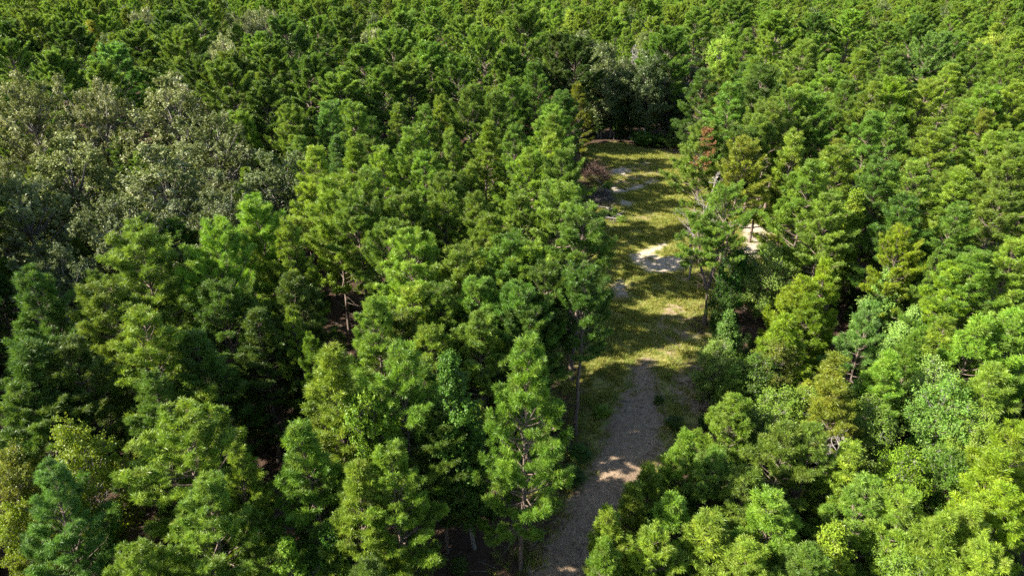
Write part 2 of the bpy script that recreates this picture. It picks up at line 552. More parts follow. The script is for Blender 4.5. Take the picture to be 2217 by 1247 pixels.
def broadleaf(seed, h=14.0, cb=0.3, Rm=4.0, lobes=40, lobe_r=(0.24, 0.40), sprays=46, per=7, leaf=0.2, shape='round', mat=None, bm=None,
              trunk_r=0.22, elong=1.6, fork=0.45, gap=0.12, shoot=0.0, rough=1.0, tight=1.0):
    rng = np.random.default_rng(seed)
    tg, cg = Geo(), Geo()
    k = 7
    z = np.linspace(-0.3, h * (0.92 if shape == 'cone' else fork + 0.18), k)
    b = np.cumsum(rng.normal(0, 0.07, (k, 2)), 0)
    b -= b[0]
    path = np.column_stack([b, z])
    tube(tg, path, trunk_r * (1 - 0.8 * np.linspace(0, 1, k)), 8, 0.3)
    zb = cb * h
    C, Nn, V = [], [], []
    for i in range(lobes):
        u = (i + rng.random()) / lobes
        az = i * 2.39996 + rng.normal(0, 0.35)
        if shape == 'cone':
            t = u ** 1.15
            rr = Rm * ((1 - t) ** 0.75 * min(1, 0.5 + 2.5 * t) + 0.05)
            zc = zb + (h - zb) * t * 0.96
            r_out = rr * rng.uniform(0.35, 0.8)
            lr = Rm * rng.uniform(*lobe_r) * (0.55 + 0.6 * (1 - t))
        else:
            t = u
            cz = 2 * t - 1
            rr = Rm * math.sqrt(max(0.03, 1 - abs(cz) ** 2.2)) * (1 + rough * 0.2 * math.sin(3 * az + seed) * math.cos(2.3 * cz + az)) * rng.uniform(0.8, 1.15)
            zc = zb + (h - zb) * (0.5 + 0.43 * cz) + rng.normal(0, 0.25) + rough * 0.055 * h * math.sin(2.1 * az + 1.7 * seed) * (cz > -0.2)
            r_out = rr * math.sqrt(rng.uniform(0.15, 1.0)) * 0.8
            lr = Rm * rng.uniform(*lobe_r)
        c = np.array([math.cos(az) * r_out, math.sin(az) * r_out, zc])
        z0 = min(path[-1, 2], max(h * 0.16, zc - 0.5 * r_out - rng.uniform(0.3, 1.4)))
        p0 = np.array([np.interp(z0, path[:, 2], path[:, j]) for j in range(3)])
        mid = (p0 + c) / 2 + np.array([0, 0, -0.12 * r_out]) + rng.normal(0, 0.12 * lr, 3)
        s = np.linspace(0, 1, 6)[:, None]
        P = (1 - s) ** 2 * p0 + 2 * s * (1 - s) * mid + s ** 2 * c
        lr0 = trunk_r * rng.uniform(0.16, 0.32)
        tube(tg, P, np.linspace(lr0, lr0 * 0.3, 6), 4, 0.5)
        if rng.random() < gap:
            continue
        ns = int(sprays * rng.uniform(0.6, 1.3))
        d = unit(rng.normal(size=(ns, 3)) + unit(c - np.array([0, 0, zc - 0.4 * (h - zb) * 0.5]))[None] * 0.35)
        rad = lr * rng.uniform(0.45, 1.08, (ns, 1)) * (1 + 0.28 * np.sin(d[:, :1] * 7 + i) * np.cos(d[:, 1:2] * 6))
        sc = c + d * rad * np.array([1, 1, 0.78])
        m = min(ns, 9)
        prisms(tg, np.repeat(c[None], m, 0), sc[:m], 0.013)
        lv = rng.uniform(0, 0.35)
        sh = unit(d * 0.6 + np.array([0, 0, 0.8]) + rng.normal(0, 0.3, (ns, 3)))
        pc = np.repeat(sc, per, 0) + rng.normal(0, leaf * tight * (0.75 if not shoot else 0.55), (ns * per, 3)) + np.repeat(sh, per, 0) * rng.uniform(-0.2, 1.0, (ns * per, 1)) * shoot
        pn = np.repeat(unit(d * 0.6 + np.array([0, 0, 0.55])), per, 0) + rng.normal(0, 0.55, (ns * per, 3))
        C.append(pc); Nn.append(pn)
        V.append(np.clip(np.repeat(rng.uniform(0, 0.4, ns), per) + lv + rng.normal(0.1, 0.14, ns * per), 0, 1))
    leaves(cg, rng, np.concatenate(C), np.concatenate(Nn), leaf, np.concatenate(V), elong)
    return tg.mesh('broadleaf_trunk', bm or M_GREY, True), cg.mesh('broadleaf_crown', mat or M_GUM)

def snag(seed, h=11.0, nb=34, mat=None):
    """a dead standing tree, bare branching limbs"""
    rng = np.random.default_rng(seed)
    tg, cg = Geo(), Geo()
    path = curve_pts((0, 0, -0.3), (rng.normal(0, .08), rng.normal(0, .08), 1), h, 9, 0.0, rng, 0.05)
    tube(tg, path, np.linspace(0.13, 0.015, 10), 6)
    for i in range(nb):
        z = rng.uniform(0.3, 0.98)
        q = z * 9
        k = min(int(q), 8)
        p = path[k] + (path[k + 1] - path[k]) * (q - k)
        az = rng.uniform(0, 6.28)
        L = (1.15 - z) * h * rng.uniform(0.2, 0.42)
        P = curve_pts(p, (math.cos(az), math.sin(az), rng.uniform(0.1, 0.9)), L, 6, 0.5, rng, 0.16)
        tube(cg, P, np.linspace(0.05, 0.012, 7), 4)
        for j in range(5):
            k2 = rng.integers(2, 6)
            d = unit(P[k2 + 1] - P[k2] + rng.normal(0, 0.6, 3))
            Q = curve_pts(P[k2], d, L * rng.uniform(0.2, 0.5), 4, 0.3, rng, 0.2)
            tube(cg, Q, np.linspace(0.022, 0.007, 5), 3)
            for _ in range(3):
                k3 = rng.integers(1, 4)
                prisms(cg, [Q[k3]], [Q[k3] + unit(Q[k3 + 1] - Q[k3] + rng.normal(0, .7, 3)) * L * 0.15], 0.011)
    return tg.mesh('snag_trunk', mat or M_DEAD, True), cg.mesh('snag_branches', mat or M_DEAD, True)

PROTO = {}
PROTO['P'] = [(pine(10, 14, 0.26, 3.3, 0.62, 0.12), 14, 3.3), (pine(11, 14, 0.34, 3.1, 0.55, 0.12, keep=0.9), 14, 3.1), (pine(12, 14, 0.22, 3.5, 0.75, 0.12, keep=0.9), 14, 3.5),
              (pine(13, 14, 0.30, 3.2, 0.5, 0.16, keep=0.85), 14, 3.2), (pine(14, 14, 0.22, 2.9, 0.85, 0.10), 14, 2.9), (pine(15, 14, 0.38, 3.4, dome=True, top=0.04, keep=0.85, dead=14), 14, 3.4),
              (pine(16, 14, 0.30, 3.4, 0.65, 0.10, keep=0.8, el=(-12, 45)), 14, 3.4)]
PROTO['Y'] = [(pine(30, 8, 0.08, 2.4, 0.85, 0.10, spacing=0.40, dead=4, trunk_r=0.10, keep=0.85), 8, 2.3), (pine(31, 8, 0.10, 2.7, 0.75, 0.12, spacing=0.42, dead=4, trunk_r=0.10, keep=0.8), 8, 2.5),
              (pine(32, 8, 0.08, 2.2, 1.0, 0.10, spacing=0.38, dead=3, trunk_r=0.09, keep=0.85), 8, 2.0), (pine(33, 8, 0.12, 2.7, 0.7, 0.10, spacing=0.42, keep=0.72, dead=8, trunk_r=0.10, el=(-10, 45)), 8, 2.5)]
PROTO['M'] = [(pine(50, 18, 0.44, 5.2, spacing=0.62, nn=20, L=0.34, Wd=0.09, dens=1.2, el=(-4, 58), trunk_r=0.24, keep=0.82, dome=True, top=0.04), 18, 5.2),
              (pine(51, 18, 0.40, 4.8, 0.5, 0.15, spacing=0.62, nn=20, L=0.34, Wd=0.09, dens=1.2, el=(-6, 55), trunk_r=0.22, keep=0.82), 18, 4.8),
              (pine(52, 18, 0.50, 5.6, spacing=0.68, nn=20, L=0.34, Wd=0.09, dens=1.2, el=(-2, 60), trunk_r=0.26, keep=0.78, dead=16, dome=True, top=0.04), 18, 5.6),
              (pine(53, 18, 0.36, 4.4, spacing=0.62, nn=20, L=0.34, Wd=0.09, dens=1.2, el=(-6, 55), trunk_r=0.22, keep=0.82, dome=True, top=0.06), 18, 4.4)]
PROTO['O'] = [(broadleaf(70, 15, 0.14, 5.6, 120, (0.10, 0.24), 19, 18, 0.25, mat=M_OAK, shoot=0.55, rough=2.0, tight=0.62, trunk_r=0.34, elong=1.7, gap=0.14), 15, 5.6),
              (broadleaf(71, 15, 0.12, 5.0, 112, (0.10, 0.25), 19, 18, 0.25, mat=M_OAK, shoot=0.55, rough=2.0, tight=0.62, trunk_r=0.30, elong=1.7, gap=0.14), 15, 5.0),
              (broadleaf(72, 15, 0.16, 6.0, 128, (0.09, 0.23), 19, 18, 0.25, mat=M_OAK, shoot=0.55, rough=2.0, tight=0.62, trunk_r=0.36, elong=1.7, gap=0.14), 15, 6.0)]
PROTO['H'] = [(broadleaf(75, 14, 0.16, 4.2, 110, (0.11, 0.23), 33, 8, 0.22, mat=M_HARD, shoot=0.45, tight=0.8, rough=1.2, trunk_r=0.24, elong=1.6, gap=0.08), 14, 4.2),
              (broadleaf(76, 14, 0.14, 3.7, 105, (0.12, 0.24), 32, 8, 0.22, mat=M_HARD, shoot=0.45, tight=0.8, rough=1.2, trunk_r=0.22, elong=1.6, gap=0.08), 14, 3.7)]
PROTO['G'] = [(broadleaf(80, 13, 0.20, 2.3, 95, (0.14, 0.34), 34, 14, 0.115, 'cone', elong=1.2, shoot=0.3, trunk_r=0.15), 13, 2.3),
              (broadleaf(81, 13, 0.25, 2.0, 92, (0.15, 0.36), 33, 12, 0.125, 'cone', elong=1.2, shoot=0.3, trunk_r=0.15), 13, 2.0),
              (broadleaf(82, 13, 0.22, 2.8, 100, (0.13, 0.28), 34, 11, 0.135, 'round', elong=1.2, shoot=0.3, trunk_r=0.17), 13, 2.8)]
PROTO['S'] = [(broadleaf(90, 6, 0.08, 2.3, 84, (0.13, 0.30), 33, 9, 0.14, 'round', shoot=0.3, elong=1.9, trunk_r=0.09, fork=0.4), 6, 2.3),
              (broadleaf(91, 6, 0.06, 2.0, 78, (0.14, 0.32), 33, 9, 0.13, 'round', shoot=0.3, elong=2.2, trunk_r=0.08, fork=0.4), 6, 2.0),
              (broadleaf(92, 6, 0.10, 2.0, 80, (0.13, 0.30), 33, 9, 0.14, 'cone', shoot=0.3, elong=1.7, trunk_r=0.08), 6, 2.0)]
KIND = {'P': ('pine_tree', 'pine'), 'Y': ('pine_tree', 'pine'), 'M': ('pine_tree', 'pine'), 'O': ('oak_tree', 'oak'), 'H': ('hardwood_tree', 'tree'),
        'G': ('sweetgum_tree', 'tree'), 'S': ('broadleaf_shrub', 'shrub')}

PROTO['T'] = [(pine(60, 15, 0.52, 3.3, 0.5, 0.16, keep=0.85, trunk_r=0.21, dead=8, el=(8, 55)), 15, 3.4), (pine(61, 15, 0.54, 3.0, dome=True, top=0.06, keep=0.85, trunk_r=0.20, dead=8, el=(8, 55)), 15, 3.1)]
KIND['T'] = ('pine_tree', 'pine')

TINT = {'': (1, 1, 1), 'b': (1.25, 1.2, 1.0), 'y': (1.35, 1.25, 0.62), 'Y': (2.2, 1.4, 0.6), 'd': (0.66, 0.72, 0.78), 'u': (0.85, 0.98, 1.5),
        'k': (0.5, 0.55, 0.7), 'c': (1.6, 1.5, 2.0), 'e': (0.52, 0.70, 0.52), 'l': (1.75, 1.5, 1.1), 'o': (1.25, 0.95, 0.8), 'g': (1.18, 1.14, 1.35)}
LOOK = {'': 'mid green', 'b': 'bright green', 'y': 'yellowish green', 'Y': 'golden yellow', 'd': 'dark green', 'u': 'blue green', 'k': 'darkest green',
        'c': 'pale cream', 'e': 'glossy green', 'l': 'pale lime', 'o': 'olive green', 'g': 'greyish green'}
TREES = []      # (root, kind, u, v, tint, base xyz, size adjective)
rnd = random.Random(4)

def plant(kind, xy, h, tint='', var=None, wide=None, rot=None, src='hand', pair=None, lean=0.0):
    rnd = random.Random(int(xy[0] * 100) * 7919 + int(xy[1] * 100))
    (tm, cm), h0, r0 = pair if pair else PROTO[kind][rnd.randrange(len(PROTO[kind])) if var is None else var]
    s = h / h0
    w = s * rnd.uniform(0.92, 1.12) if wide is None else wide / r0
    nm, cat = KIND[kind]
    e = bpy.data.objects.new(nm, None)
    e.empty_display_size = 0.5
    COL.objects.link(e)
    e.location = (xy[0], xy[1], float(gz(xy[0], xy[1])) - 0.03)
    e.rotation_euler = (rnd.gauss(0, 0.028) + lean, rnd.gauss(0, 0.028), rnd.uniform(0, 6.28) if rot is None else rot)
    e.scale = (w, w, s)
    for pn, me in (('trunk', tm), ('crown', cm)):
        o = bpy.data.objects.new(pn, me)
        COL.objects.link(o)
        o.parent = e
        c = TINT[tint]
        j = rnd.uniform(0.92, 1.08)
        o.color = (c[0] * j, c[1] * j, c[2] * j, 1)
    e['category'] = cat
    u, v, _ = pix((xy[0], xy[1], h))
    TREES.append(dict(o=e, k=kind, u=u, v=v, tint=tint, xy=(xy[0], xy[1]), h=h, w=w * r0, src=src))
    return e

def hand(kind, u, v, h, tint='', wide=None, var=None, rot=None):
    p = at(u, v, h)
    return plant(kind, (p[0], p[1]), h, tint, var, wide, rot)

# ---------------------------------------------------------------- trees read from the photograph: kind, top pixel, height, tint, crown radius
HAND = [
    # lower left foreground
    ('P', 84, 1042, 11, 'u', 2.3), ('G', 150, 915, 11.5, 'y', 2.2), ('P', 390, 930, 11.5, 'b', 2.9), ('P', 500, 985, 10.5, 'b', 1.7), ('P', 428, 1063, 10.5, '', 2.3),
    ('G', 13, 985, 9, 'o', 1.7), ('G', 606, 1167, 8, 'y', 1.5), ('S', 700, 1165, 7, 'e', 1.7), ('P', 300, 1190, 9, 'b', 2.0), ('G', 20, 1085, 8, 'y', 1.4),
    ('P', 725, 755, 14, 'b', 2.6), ('P', 864, 775, 13.5, '', 2.2), ('G', 800, 820, 12.5, 'y', 1.9), ('P', 655, 905, 12, 'b', 2.2), ('G', 1012, 760, 14, 'e', 2.3, 0),
    ('P', 1132, 742, 15.5, 'b', 2.6, 2), ('P', 817, 663, 13, '', 2.3), ('P', 905, 800, 11.5, 'd', 2.0), ('P', 767, 1015, 11, 'b', 2.0), ('P', 858, 1005, 11, 'b', 2.0), ('P', 637, 685, 11, 'b', 1.6), ('P', 682, 735, 10, 'b', 1.3),
    ('P', 950, 905, 10, 'd', 2.0),
    # pines in front of the oaks
    ('P', 296, 511, 15, '', 3.3), ('P', 230, 640, 13, '', 2.8), ('P', 300, 700, 13.5, 'b', 3.0), ('P', 444, 514, 14.5, 'b', 2.7), ('P', 573, 440, 14.5, 'b', 2.7), ('P', 525, 500, 13, 'b', 2.3), ('P', 620, 490, 13.5, 'b', 2.3),
    ('P', 75, 605, 14, 'd', 3.0), ('P', 40, 742, 13, 'd', 3.0), ('P', 175, 760, 12, 'd', 2.8), ('P', 420, 720, 12, 'd', 2.7), ('P', 540, 690, 11.5, 'd', 2.5), ('P', 90, 850, 10.5, 'd', 2.4),
    ('P', 330, 830, 11, 'd', 2.5), ('P', 480, 640, 12, 'd', 2.4), ('P', 620, 620, 12, 'd', 2.4),
    # the silvery oaks
    ('O', 45, 182, 16.5, '', 6.0), ('O', 195, 192, 16, 'g', 5.6), ('O', 350, 183, 16.5, 'g', 6.4), ('O', 455, 255, 14.5, '', 5.6), ('O', 130, 310, 14.5, '', 5.8), ('O', 345, 330, 14, 'g', 6.0), ('O', 590, 345, 12.5, 'd', 4.6),
    ('O', 20, 400, 13.5, '', 5.2), ('O', 240, 440, 12.5, 'd', 5.0), ('O', 470, 430, 12, 'd', 4.8), ('O', 100, 560, 11, 'd', 4.0),
    # left plantation
    ('P', 1107, 175, 15.5, 'b', 2.9), ('P', 1009, 202, 15, '', 2.9), ('P', 949, 215, 14.5, 'b', 2.6), ('P', 1191, 256, 14.5, 'b', 2.6), ('P', 856, 232, 14.5, '', 2.7), ('P', 922, 239, 14, '', 2.5), ('P', 1063, 212, 14.5, '', 2.6),
    ('P', 757, 240, 14.5, '', 2.7), ('P', 757, 303, 14.5, 'b', 2.6), ('P', 885, 283, 14, '', 2.6), ('P', 1050, 270, 14, 'b', 2.6), ('P', 824, 323, 14, 'b', 2.7), ('P', 1198, 303, 14.5, 'b', 2.7), ('P', 922, 337, 13.5, 'b', 2.6), ('P', 1019, 367, 12, '', 2.0),
    ('P', 1141, 347, 14, 'b', 2.7), ('P', 980, 290, 14, '', 2.5), ('P', 1110, 285, 14, '', 2.5), ('P', 804, 387, 14, '', 2.7), ('P', 962, 404, 13, '', 2.5), ('P', 690, 330, 15, 'b', 2.9), ('P', 715, 395, 14.5, 'b', 2.7), ('T', 777, 440, 13.5, '', 2.6),
    ('P', 955, 430, 13, 'b', 2.5), ('P', 1046, 427, 13.5, '', 2.6), ('T', 1205, 415, 14.5, '', 2.8), ('T', 1252, 470, 14.3, 'd', 2.7), ('P', 1077, 474, 13, 'b', 2.6), ('P', 870, 425, 13.5, '', 2.6), ('T', 1225, 350, 14.5, '', 2.6), ('P', 912, 534, 13.5, 'b', 2.7),
    ('P', 1003, 551, 13, '', 2.6), ('P', 1090, 534, 13.5, '', 2.8), ('T', 1161, 548, 13, 'b', 2.5), ('P', 1140, 430, 13.5, '', 2.6), ('T', 1265, 600, 13, 'd', 2.3), ('T', 830, 500, 12.5, '', 2.4), ('P', 891, 635, 12, 'b', 2.6), ('P', 960, 620, 12, '', 2.6),
    ('P', 1050, 625, 12, '', 2.6), ('P', 1130, 640, 12, 'd', 2.4), ('T', 1180, 600, 12.5, 'd', 2.4), ('P', 932, 716, 11.5, 'b', 2.4), ('P', 1036, 690, 11.5, '', 2.3), ('P', 1144, 686, 11, 'd', 2.2), ('P', 860, 690, 11, '', 2.3),
    # upper left canopy
    ('M', 27, 61, 17, 'd', 4.3), ('M', 84, 54, 17.5, '', 4.6), ('M', 20, 104, 16.5, '', 4.4), ('M', 162, 64, 17, 'd', 4.4), ('M', 249, 114, 16.5, 'u', 4.8), ('M', 290, 81, 17, '', 4.6), ('M', 387, 91, 18, '', 5.2), ('M', 357, 44, 17.5, 'd', 4.6),
    ('M', 418, 7, 19, 'd', 5.4), ('M', 623, 67, 18, 'd', 5.4), ('M', 502, 128, 17, '', 4.2), ('M', 505, 168, 16.5, '', 4.8), ('O', 525, 34, 15.5, 'g', 5.0), ('P', 529, 249, 13.5, 'b', 2.5), ('P', 640, 246, 14, 'b', 2.6), ('P', 710, 232, 14.5, 'u', 2.4),
    ('P', 724, 300, 14, 'u', 2.3), ('G', 199, 44, 15, 'Y', 3.8), ('G', 411, 57, 13.5, 'Y', 2.0), ('O', 316, 24, 15, 'c', 5.0), ('O', 471, 88, 14.5, 'c', 4.4), ('O', 559, 27, 15, 'g', 5.2), ('M', 114, 131, 15.5, '', 4.0), ('M', 585, 115, 16, '', 4.2),
    ('M', 660, 150, 16, '', 4.2), ('M', 575, 190, 15.5, 'd', 4.2), ('M', 430, 150, 15.5, 'd', 4.4), ('P', 640, 310, 13, '', 2.5), ('O', 640, 80, 14, 'c', 3.2), ('M', 690, 60, 17, '', 4.4), ('M', 740, 35, 17, 'd', 4.6), ('M', 210, 150, 15.5, '', 4.2),
    # upper middle canopy and far treeline
    ('M', 1050, 87, 18, '', 4.4), ('M', 1138, 37, 19, '', 4.4), ('M', 1010, 50, 17.5, '', 4.6), ('M', 854, 94, 17, '', 4.6), ('M', 790, 114, 16.5, 'd', 4.4), ('M', 1205, 92, 17.2, 'k', 3.8), ('G', 1180, 18, 15.5, 'l', 3.6), ('G', 1232, 20, 15.5, 'l', 3.4),
    ('G', 1350, 5, 16.5, 'l', 4.6), ('H', 1265, 74, 16, 'g', 4.6), ('H', 1312, 101, 15.5, 'g', 4.4), ('M', 1243, 105, 16.5, 'k', 4.4), ('P', 1168, 150, 15, '', 2.8), ('P', 1215, 215, 13.5, 'd', 2.6), ('H', 1410, 118, 14.5, 'd', 4.4), ('M', 1440, 80, 17, '', 4.2), ('H', 1393, 160, 11, 'd', 4.0), ('H', 1330, 160, 11, 'd', 4.0),
    ('H', 1275, 165, 10.5, 'd', 3.6), ('H', 1455, 190, 8.6, 'd', 3.6), ('O', 815, 67, 14.5, 'c', 4.0), ('M', 930, 110, 17, '', 4.4), ('M', 985, 140, 16, '', 4.0), ('M', 900, 150, 16, '', 4.2), ('M', 820, 165, 15.5, '', 4.2), ('M', 740, 175, 15.5, '', 4.2),
    ('M', 1120, 120, 16, '', 3.6), ('M', 870, 40, 17, '', 4.5), ('M', 940, 30, 17, '', 4.5), ('H', 1225, 200, 8, 'd', 3.2), ('H', 1490, 130, 13, 'd', 4.0), ('S', 1395, 285, 2.6, 'e', 2.0), ('S', 1425, 290, 2.2, 'e', 1.7), ('G', 1370, 205, 7.6, 'd', 2.2), ('G', 1300, 210, 7.3, 'k', 2.0),
    ('H', 1250, 140, 12.3, 'd', 3.6), ('H', 1360, 132, 12.8, '', 3.8), ('H', 1310, 137, 12.5, 'd', 3.8), ('H', 1435, 150, 11.2, 'd', 3.4), ('G', 1335, 225, 6.2, 'd', 1.7), ('G', 1410, 225, 6.0, '', 1.8), ('S', 1345, 262, 2.6, 'd', 1.6), ('S', 1290, 262, 2.4, 'd', 1.5),
    ('S', 1250, 265, 3.2, 'd', 1.6), ('S', 1316, 395, 1.7, 'b', 0.9), ('S', 1330, 452, 1.3, 'b', 1.0), ('S', 1345, 470, 0.9, 'b', 0.8), ('S', 1428, 858, 0.8, 'd', 0.5), ('S', 1305, 880, 0.8, 'y', 0.8), ('S', 1255, 965, 1.2, 'd', 1.1), ('S', 1235, 1010, 1.4, 'd', 1.2), ('S', 1460, 905, 0.9, 'd', 0.8),
 ('S', 1462, 268, 4.0, 'd', 2.0),
    # upper right canopy
    ('M', 1511, 27, 17, '', 4.5), ('M', 1588, 10, 17.5, '', 4.6), ('M', 1692, 37, 17, 'b', 5.0), ('M', 1847, 37, 17, 'b', 5.0), ('P', 1628, 125, 16, 'b', 3.4), ('M', 1766, 44, 16.5, 'd', 4.2), ('P', 1878, 189, 15.5, 'b', 3.0), ('P', 1928, 182, 15.5, 'y', 3.0), ('M', 2012, 98, 16.5, 'u', 4.6),
    ('G', 2150, 71, 15, 'l', 4.0), ('M', 1982, 47, 17, 'd', 4.2), ('M', 1925, 62, 16.5, '', 4.2), ('P', 1780, 215, 15, '', 3.0), ('P', 1639, 162, 16.5, 'd', 3.6), ('P', 1881, 259, 14.5, '', 3.0), ('P', 1730, 300, 14.5, 'b', 3.1), ('P', 2083, 229, 15, 'b', 3.2), ('P', 2201, 189, 15.5, 'b', 3.2),
    ('P', 2127, 199, 15, 'b', 3.0), ('P', 2033, 296, 14.5, 'b', 3.5), ('P', 2133, 293, 14.5, 'b', 3.4), ('G', 1571, 77, 15, 'l', 3.2), ('P', 1942, 242, 14.5, '', 3.0), ('P', 1700, 190, 15.5, 'b', 3.2), ('P', 1800, 130, 16, 'b', 3.4), ('P', 1740, 105, 16, '', 3.4), ('P', 1860, 110, 16, 'b', 3.2),
    ('P', 1945, 120, 16, '', 3.2), ('P', 2070, 150, 15.5, 'b', 3.2), ('P', 2180, 130, 16, 'b', 3.4), ('P', 2110, 110, 16, '', 3.4), ('P', 1990, 190, 15, 'b', 3.0), ('P', 1830, 190, 15, '', 2.8), ('P', 1590, 195, 15.5, '', 3.2), ('P', 1600, 292, 14.5, 'd', 2.7), ('P', 1530, 160, 15.5, 'd', 3.4), ('P', 1670, 250, 15, '', 3.0),
    ('P', 1820, 330, 14, 'b', 2.8), ('P', 1990, 360, 14, '', 2.8), ('P', 1900, 360, 13.5, 'd', 2.8), ('P', 2090, 370, 14, 'b', 3.0), ('P', 2190, 330, 14.5, '', 3.2), ('P', 1745, 370, 14, 'b', 3.0), ('P', 2175, 430, 13, '', 2.8), ('P', 1800, 430, 12.5, '', 2.5), ('P', 1950, 440, 12.5, 'd', 2.6), ('P', 2060, 450, 12.5, '', 2.8),
    # right stand and thicket
    ('G', 1850, 413, 12.5, 'y', 2.3), ('P', 1962, 511, 11, 'y', 1.9), ('P', 2029, 551, 10, '', 1.7), ('Y', 1723, 595, 8.5, 'y', 2.2), ('Y', 1804, 571, 9, 'y', 2.0), ('Y', 1888, 665, 8.5, 'u', 2.0), ('P', 2130, 556, 12, 'b', 2.8), ('P', 2205, 536, 12.5, 'b', 2.6), ('P', 2073, 582, 10.5, 'y', 2.1),
    ('S', 1602, 540, 7.2, 'e', 2.1), ('S', 1666, 541, 7.5, 'g', 2.5), ('S', 1935, 575, 8, 'c', 2.5), ('S', 1982, 662, 7, 'c', 2.3), ('S', 1585, 680, 6, 'g', 2.0), ('Y', 1690, 690, 7.5, 'y', 2.4), ('S', 1690, 745, 6, 'o', 2.2), ('S', 1560, 745, 5.5, 'g', 1.9), ('Y', 1982, 728, 8, 'b', 1.7), ('S', 2033, 787, 6.5, 'c', 2.2),
    ('S', 1645, 775, 5.5, '', 2.0), ('Y', 1760, 640, 7.5, 'y', 2.1), ('Y', 2110, 690, 9, 'b', 2.6), ('Y', 2190, 680, 9.5, 'b', 2.6), ('Y', 2060, 700, 8, 'b', 2.1), ('Y', 1810, 780, 7.5, 'o', 2.1), ('Y', 1930, 780, 7.5, 'b', 2.0), ('Y', 2150, 800, 8, 'b', 2.4),
    ('Y', 1588, 864, 7, 'b', 2.0), ('Y', 1490, 952, 7, 'b', 1.7), ('Y', 1709, 941, 7.5, '', 2.2), ('Y', 1773, 938, 7.5, '', 2.1), ('Y', 1844, 968, 7, 'b', 1.8), ('Y', 1834, 834, 8, 'o', 2.0), ('S', 1696, 850, 5.5, 'b', 2.2), ('S', 2066, 844, 7, '', 2.6), ('S', 1965, 978, 6.5, 'y', 1.8), ('S', 2060, 985, 6, 'b', 2.1),
    ('Y', 2201, 928, 8.5, 'y', 2.2), ('Y', 2150, 985, 8, 'y', 2.0), ('Y', 1965, 1073, 7.5, 'b', 1.8), ('Y', 1538, 1120, 6.5, 'b', 2.2), ('Y', 2049, 1125, 7.5, 'b', 1.9), ('Y', 2110, 1100, 7.5, 'b', 1.9), ('S', 1814, 1140, 5.5, 'y', 2.1), ('Y', 1410, 1000, 6.5, 'b', 1.5), ('Y', 1376, 1045, 6.5, 'b', 1.5), ('Y', 1326, 1100, 6.5, 'b', 1.5),
    ('Y', 1450, 1060, 6.5, 'b', 2.0), ('Y', 1620, 1020, 6.5, '', 2.0), ('Y', 1690, 1090, 6.5, 'b', 2.1), ('Y', 1310, 1170, 6.0, 'b', 1.5), ('Y', 1420, 1150, 6, 'b', 1.9), ('Y', 1540, 985, 6.5, '', 1.9), ('S', 1640, 890, 5.5, '', 2.0), ('S', 1760, 850, 5.5, 'b', 2.1), ('S', 1900, 880, 6, '', 2.2), ('Y', 1740, 1180, 6, '', 1.9), ('Y', 1880, 1050, 7, '', 2.0), ('Y', 2190, 1060, 8, 'y', 2.0), ('S', 1980, 1160, 5.5, 'b', 2.0), ('Y', 2150, 1180, 7, 'b', 1.9), ('Y', 1620, 1180, 6, 'b', 1.9), ('S', 2120, 900, 6, 'b', 2.0), ('S', 1590, 790, 5, 'b', 1.7), ('S', 1572, 625, 5.2, 'e', 1.5),
]
HIDDEN_HAND = {114, 124, 157, 170, 171}
HIDDEN_FILL = {0, 3, 6, 11, 16, 17, 18, 19, 20, 21, 24, 26, 29, 32, 33, 37, 42, 44, 45, 49, 51, 53, 54, 57, 58, 60, 62, 66, 67, 68, 69, 75, 76, 78, 79, 81, 82, 85, 88, 90, 93, 94, 95, 102, 103, 106, 108, 109, 115, 116, 118, 121, 123, 124, 125, 126, 131, 134, 140, 141}      # wholly or nearly hidden behind others: they join the wood that reads as a mass
BEHIND = []
for hi, (k, u, v, h, t, w, *vr) in enumerate(HAND):
    # crowns spread wider in the older, more open stands away from the foreground
    w *= {'P': 1.3, 'T': 1.25, 'M': 1.25, 'Y': 1.2}.get(k, 1.0)
    if hi in HIDDEN_HAND:
        q = at(u, v, h)
        BEHIND.append((k, q[0], q[1], h, w))
        continue
    hand(k, u, v, h, t, w, *vr)
    TREES[-1]['src'] = 'h%d' % hi

# ---------------------------------------------------------------- single trees of their own
SPECIAL = {}
forked = pine(62, Rm=2.7, keep=1.0, dens=1.25, power=0.5, top=0.2, dead=9, L=0.24, stems=[
    ([(0, 0, -0.3), (0.06, 0, 1.2), (-0.02, 0, 2.6), (-0.12, 0, 3.9)], 0.26, 5.0),
    ([(-0.12, 0, 3.7), (-0.55, 0.1, 5.0), (-1.05, 0.2, 6.6), (-1.2, 0.2, 8.2), (-1.5, 0.1, 10.2)], 0.18, 0.42),
    ([(-0.10, 0, 3.7), (0.30, 0.1, 5.2), (0.62, 0.3, 7.4), (0.75, 0.3, 9.6), (0.8, 0.4, 12.6)], 0.19, 0.55),
    ([(-0.10, 0, 3.8), (-0.02, -0.4, 5.4), (0.1, -0.7, 7.0), (0.0, -0.9, 9.2)], 0.12, 0.55)])
p = at(1524, 700)
e = plant('P', p[:2], 12.2, '', wide=2.3, rot=0.0, pair=(forked, 12.2, 2.3))
SPECIAL[e] = 'pine with a dark forked trunk leaning over the right edge of the clearing'
for u, v, h, lab in ((1577, 553, 15.0, 'tall pine whose bare lower trunk stands just behind the forked pine'),
                     (1604, 492, 15.0, 'pine with a straight bare trunk beside the sandy lane behind the forked pine'),
                     (1556, 612, 14.5, 'slim pine with a dark bare trunk close beside the forked pine'),
                     (1650, 470, 15.5, 'pine with a pale bare trunk on the far side of the sandy lane')):
    p = at(u, v)
    SPECIAL[plant('T', p[:2], h, 'o' if u == 1556 else '')] = lab
p = at(1526, 288, 14.4)
e = plant('P', p[:2], 14.4, '', var=5, rot=0.0, wide=3.7)
